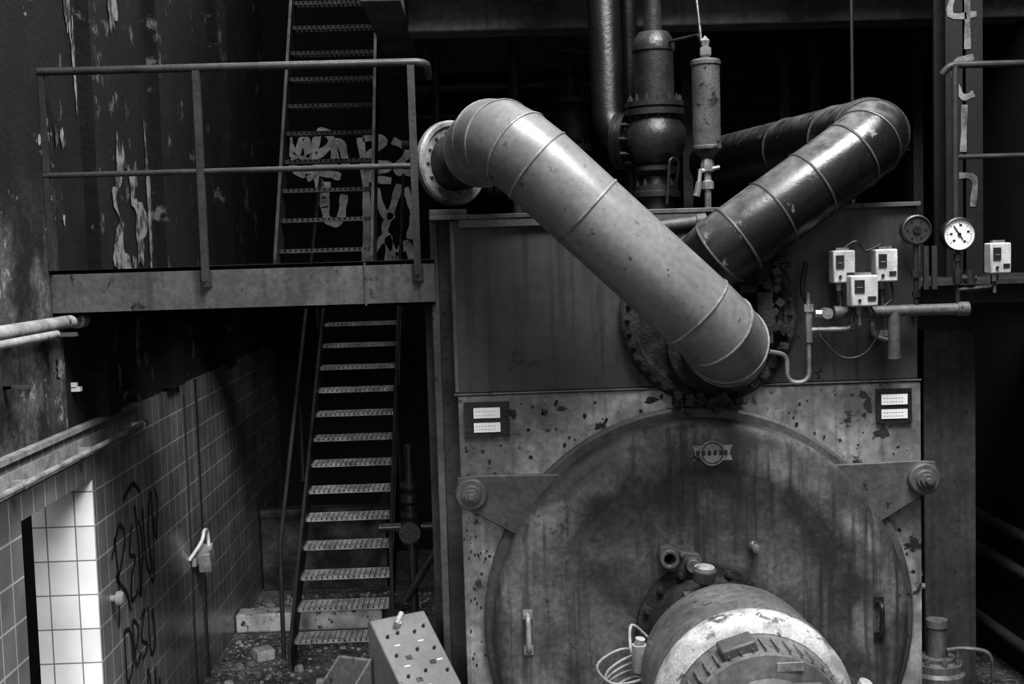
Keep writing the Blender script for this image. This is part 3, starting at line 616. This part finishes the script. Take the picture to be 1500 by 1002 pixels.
# ------------------------------------------------------------ right side
g = root('steel_column', (3.03, 8.1, 0))
b = NB()
bx(b, (2.86, 7.98, 0), (3.2, 8.02, 2.73)); bx(b, (2.86, 8.2, 0), (3.2, 8.24, 2.73)); bx(b, (2.9, 8.0, 0), (2.93, 8.22, 2.73)); bx(b, (3.13, 8.0, 0), (3.16, 8.22, 2.73))
ob('lower_box', b, M_col, g, bevel=.006)
b = NB(); bx(b, (3.02, 8.0, 2.9), (3.26, 8.03, 7.3)); bx(b, (3.02, 8.2, 2.9), (3.26, 8.23, 7.3)); bx(b, (3.13, 8.0, 2.9), (3.15, 8.2, 7.3)); ob('upper_flange', b, M_col2, g)
b = NB()
for l in ([(3.09, 4.9), (3.05, 4.72), (3.22, 4.72)], [(3.16, 4.95), (3.16, 4.5)], [(3.2, 4.45), (3.09, 4.42), (3.08, 4.3), (3.13, 4.2), (3.2, 4.22)], [(3.14, 4.15), (3.13, 3.85)], [(3.08, 3.7), (3.2, 3.68), (3.19, 3.5)]):
    ribbon(b, smooth_pts([(x, 7.995, z) for x, z in l], 5), .04, (0, -1, 0))
ob('painted_numerals', b, mat('grey_spray', .22, .06, scale=7, bump=0), g)
g = root('side_platform', (3.3, 7.6, 2.9))
b = NB(); bx(b, (2.42, 7.55, 2.9), (4.0, 7.6, 3.03)); bx(b, (2.35, 7.9, 2.73), (4.0, 8.25, 2.9)); bx(b, (2.5, 7.4, 3.02), (4.0, 8.6, 3.05)); ob('deck_beam', b, M_side, g)
b = NB(); sw(b, fillet([(2.78, 7.42, 4.27), (2.82, 7.4, 4.32), (4.0, 7.4, 4.32)], .06, 5), .021, 12); sw(b, [(2.85, 7.4, 3.05), (2.85, 7.4, 4.32)], .02, 12); sw(b, [(2.85, 7.4, 3.78), (4.0, 7.4, 3.78)], .016, 10)
for x in (2.55, 2.6, 2.65, 2.7): bx(b, (x, 7.38, 3.0), (x+.03, 7.4, 3.26))
ob('railing', b, M_string, g)
g = root('feedwater_pump', (2.52, 6.85, 0))
b = NB(); lathe(b, (2.52, 6.85, 0), (0, 0, 1), [(0, 0), (.2, 0), (.2, .04), (.12, .06), (.10, .75), (.15, .8), (.155, .86), (.14, .88), (.14, .92), (.10, .93), (.10, .95), (.06, .955), (.055, 1.12), (.062, 1.12), (.06, 1.16), (0, 1.16)], 32)
bolts(b, (2.52, 6.85, .92), (0, 0, 1), .12, 8, .014, .03); ob('casing', b, M_burn, g)
b = NB(); sw(b, fillet([(2.47, 6.9, .9), (2.42, 6.9, .98), (2.42, 6.9, 1.42)], .03), .012, 8); cy(b, (2.42, 6.9, 1.3), (2.42, 6.9, 1.38), .03, 8); cy(b, (2.39, 6.9, 1.34), (2.47, 6.9, 1.34), .018, 8); cy(b, (2.42, 6.9, 1.08), (2.42, 6.9, 1.2), .022, 8); sw(b, smooth_pts([(2.42, 6.9, 1.42), (2.44, 6.9, 1.44), (2.45, 6.9, 1.4)]), .012, 8)
sw(b, smooth_pts([(2.56, 6.8, 1.0), (2.65, 6.75, 1.02), (2.78, 6.75, .98), (2.82, 6.8, .8)]), .01, 8); ob('gauge_line', b, M_brass, g)
g = root('wall_pipework')
b = NB()
for z in (1.12, .85, .3): sw(b, [(3.9, 4, z), (3.9, 13.5, z)], .04, 14)
for y in (6, 8, 10, 12): bx(b, (3.88, y, .25), (4.0, y+.05, 1.2))
ob('pipes', b, M_arm, g)
# ------------------------------------------------------------ background plant
g = root('gate_valve', (.8, 10.3, 4.2))
b = NB(); o = (.8, 10.3, 0)
lathe(b, o, (0, 0, 1), [(0, 0), (.09, 0), (.09, 4.1), (.16, 4.1), (.16, 4.15), (.1, 4.16), (.14, 4.25), (.14, 4.4), (.1, 4.48), (.17, 4.49), (.17, 4.53), (.07, 4.55), (.06, 4.7), (.03, 4.71), (.03, 4.95), (0, 4.95)], 28)
bolts(b, (.8, 10.3, 4.53), (0, 0, 1), .14, 10, .015, .04); bolts(b, (.8, 10.3, 4.15), (0, 0, 1), .13, 10, .015, .04)
ob('body', b, M_rail, g)
b = NB(); ring = [(.8+.19*math.cos(a*math.pi/12), 10.3+.19*math.sin(a*math.pi/12), 4.9) for a in range(25)]; sw(b, ring, .02, 8)
for a in (0, 2.1, 4.2): sw(b, [(.8, 10.3, 4.9), (.8+.19*math.cos(a), 10.3+.19*math.sin(a), 4.9)], .014, 8)
ob('handwheel', b, M_rail, g)
g = root('overhead_pipework')
b = NB(); sw(b, [(-.5, 10.8, 4.72), (3.8, 10.8, 4.72)], .05, 14); sw(b, [(-.6, 11.5, 4.55), (.9, 11.5, 4.55)], .04, 14); sw(b, [(-.6, 10.4, 4.2), (-.3, 10.4, 4.2), (-.3, 10.4, 5.2)], .04, 12)
sw(b, [(.35, 10.4, 0), (.35, 10.4, 5.2)], .05, 14); sw(b, [(-.1, 10.5, 3.9), (.7, 10.5, 3.9)], .08, 16); cy(b, (.1, 10.5, 3.9), (.14, 10.5, 3.9), .14, 20); cy(b, (.16, 10.5, 3.9), (.2, 10.5, 3.9), .14, 20)
ob('pipes', b, M_rail, g)
b = NB(); sw(b, [(2.57, 8.5, 3.06), (2.57, 8.5, 5.29)], .012, 8); cy(b, (2.57, 8.5, 3.05), (2.57, 8.5, 3.09), .03, 12); ob('hanger_rod', b, M_iron)
g = root('louvre_bank')
b = NB()
for i in range(9): bx(b, (1.7, 10.3, 4.0+i*.11), (3.6, 10.44, 4.02+i*.11), Matrix.Rotation(-.5, 3, 'X'))
for x in (1.7, 2.5, 2.75, 3.6): bx(b, (x, 10.25, 0.0), (x+.08, 10.46, 4.95))
ob('slats', b, mat('louvre_steel', .03, .015, scale=3), g)
g = root('concrete_sump')
b = NB(); bx(b, (-2.24, 12.3, 0), (-1.0, 12.42, .78)); bx(b, (-1.1, 12.42, 0), (-1.0, 13.7, .78)); bx(b, (-2.24, 12.26, .74), (-.96, 12.46, .82)); ob('sump_walls', b, M_sump, g, bevel=.01)
b = NB(); bx(b, (-2.245, 10.9, 0), (-.95, 11.12, .17)); ob('floor_curb', b, M_curb, bevel=.02)
g = root('globe_valve', (-.56, 9.2, 0))
b = NB(); sw(b, [(-.56, 9.2, 0), (-.56, 9.2, 1.9)], .035, 14); sw(b, [(-.8, 9.2, 1.28), (-.26, 9.2, 1.28)], .035, 14)
for z in (1.18, 1.38, 1.6): cy(b, (-.56, 9.2, z-.02), (-.56, 9.2, z+.02), .075, 16)
lathe(b, (-.56, 9.2, 1.28), (0, 0, 1), [(.03, -.08), (.08, -.04), (.08, .04), (.03, .08)], 18); lathe(b, (-.56, 9.2, 1.5), (0, 0, 1), [(.03, -.06), (.07, -.03), (.07, .03), (.03, .06)], 18)
cy(b, (-.56, 9.2, 1.28), (-.56, 9.0, 1.28), .02, 10); cy(b, (-.56, 9.0, 1.28), (-.56, 8.98, 1.28), .08, 18)
ob('body', b, M_iron, g)
b = NB(); sw(b, [(-.62, 9.1, .75), (-.3, 9.1, 1.25)], .03, 8); ob('brace', b, M_iron, g)
b = NB()
def stone(x, y, s):
    n = random.randint(5, 7); a0 = random.random()*6; h = s*random.uniform(.5, 1.2)
    lo_ = [b.verts.new((x+s*random.uniform(.8, 1.2)*math.cos(a0+6.283*i/n), y+s*random.uniform(.6, 1.1)*math.sin(a0+6.283*i/n), .0)) for i in range(n)]
    t = b.verts.new((x+random.uniform(-.3, .3)*s, y+random.uniform(-.3, .3)*s, h))
    m_ = [b.verts.new((v.co.x*.7+x*.3, v.co.y*.7+y*.3, h*random.uniform(.6, 1.))) for v in lo_]
    for i in range(n):
        b.faces.new([lo_[i], lo_[(i+1) % n], m_[(i+1) % n], m_[i]]); b.faces.new([m_[i], m_[(i+1) % n], t])
for i in range(1000):
    x = random.uniform(-2.2, -.35); y = random.uniform(8.6, 12.1); s = random.uniform(.005, .025)
    if random.random() < .07: s *= 2.5
    if 10.8 < y < 11.2 or (abs(x+.56) < .12 and abs(y-9.2) < .12): continue
    stone(x, y, s)
ob('rubble', b, M_rub, ang=.2)
b = NB(); bx(b, (-1.95, 10.1, .0), (-1.8, 10.25, .09), Matrix.Rotation(.5, 3, 'Z')); bx(b, (-2.05, 11.4, 0), (-1.7, 11.46, .03), Matrix.Rotation(.9, 3, 'Z')); ob('broken_block', b, M_curb, bevel=.01)

# ------------------------------------------------------------ light
w = bpy.data.worlds.new('overcast'); S.world = w; w.use_nodes = True
N = w.node_tree.nodes; L = w.node_tree.links; bg = N['Background']
tc = N.new('ShaderNodeTexCoord'); sp = N.new('ShaderNodeSeparateXYZ'); L.new(tc.outputs['Generated'], sp.inputs[0])
mr = N.new('ShaderNodeMapRange'); L.new(sp.outputs[2], mr.inputs[0])
for i, x in zip((1, 2, 3, 4), (-.1, .8, .05, 1.2)): mr.inputs[i].default_value = x
bg.inputs[0].default_value = (1, 1, 1, 1); L.new(mr.outputs[0], bg.inputs[1])
def area(name, loc, tgt, sx, sy, p):
    l = bpy.data.lights.new(name, 'AREA'); l.shape = 'RECTANGLE'; l.size = sx; l.size_y = sy; l.energy = p
    o = bpy.data.objects.new(name, l); S.collection.objects.link(o); o.location = loc
    o.rotation_euler = (Vector(tgt)-Vector(loc)).to_track_quat('-Z', 'Y').to_euler(); return o
area('skylight_opening', (1.9, 3.6, 8.8), (.9, 6.5, 2.2), 4, 2.5, 860)
area('stairwell_rooflight', (-1.35, 10.2, 7.3), (-1.3, 10.2, 0), 1.2, 3.4, 70)
l = bpy.data.lights.new('stair_fill_spot', 'SPOT'); l.energy = 1900; l.spot_size = math.radians(26); l.spot_blend = 1.; l.shadow_soft_size = .8  # added fill spot brightening stairs and floor; not a lamp of the place
o = bpy.data.objects.new('stair_fill_spot', l); S.collection.objects.link(o); o.location = (-1.3, -.5, 3.6)
o.rotation_euler = (Vector((-1.7, 10., .2))-o.location).to_track_quat('-Z', 'Y').to_euler()

# ------------------------------------------------------------ camera
cd = bpy.data.cameras.new('camera'); cam = bpy.data.objects.new('camera', cd); S.collection.objects.link(cam)
cd.sensor_width = 36; cd.lens = 1830/1500*36
Yc = Vector((-50, 131, -1830)).normalized(); Zc = Vector((-.03, 1, .0724)); Zc = (Zc-Yc*Zc.dot(Yc)).normalized(); Xc = Yc.cross(Zc)
Rm = Matrix((Xc, Yc, Zc))   # rows = world axes in camera frame -> camera-to-world
cam.matrix_world = Matrix.Translation((0, 0, 3.3)) @ Rm.to_4x4()
S.camera = cam
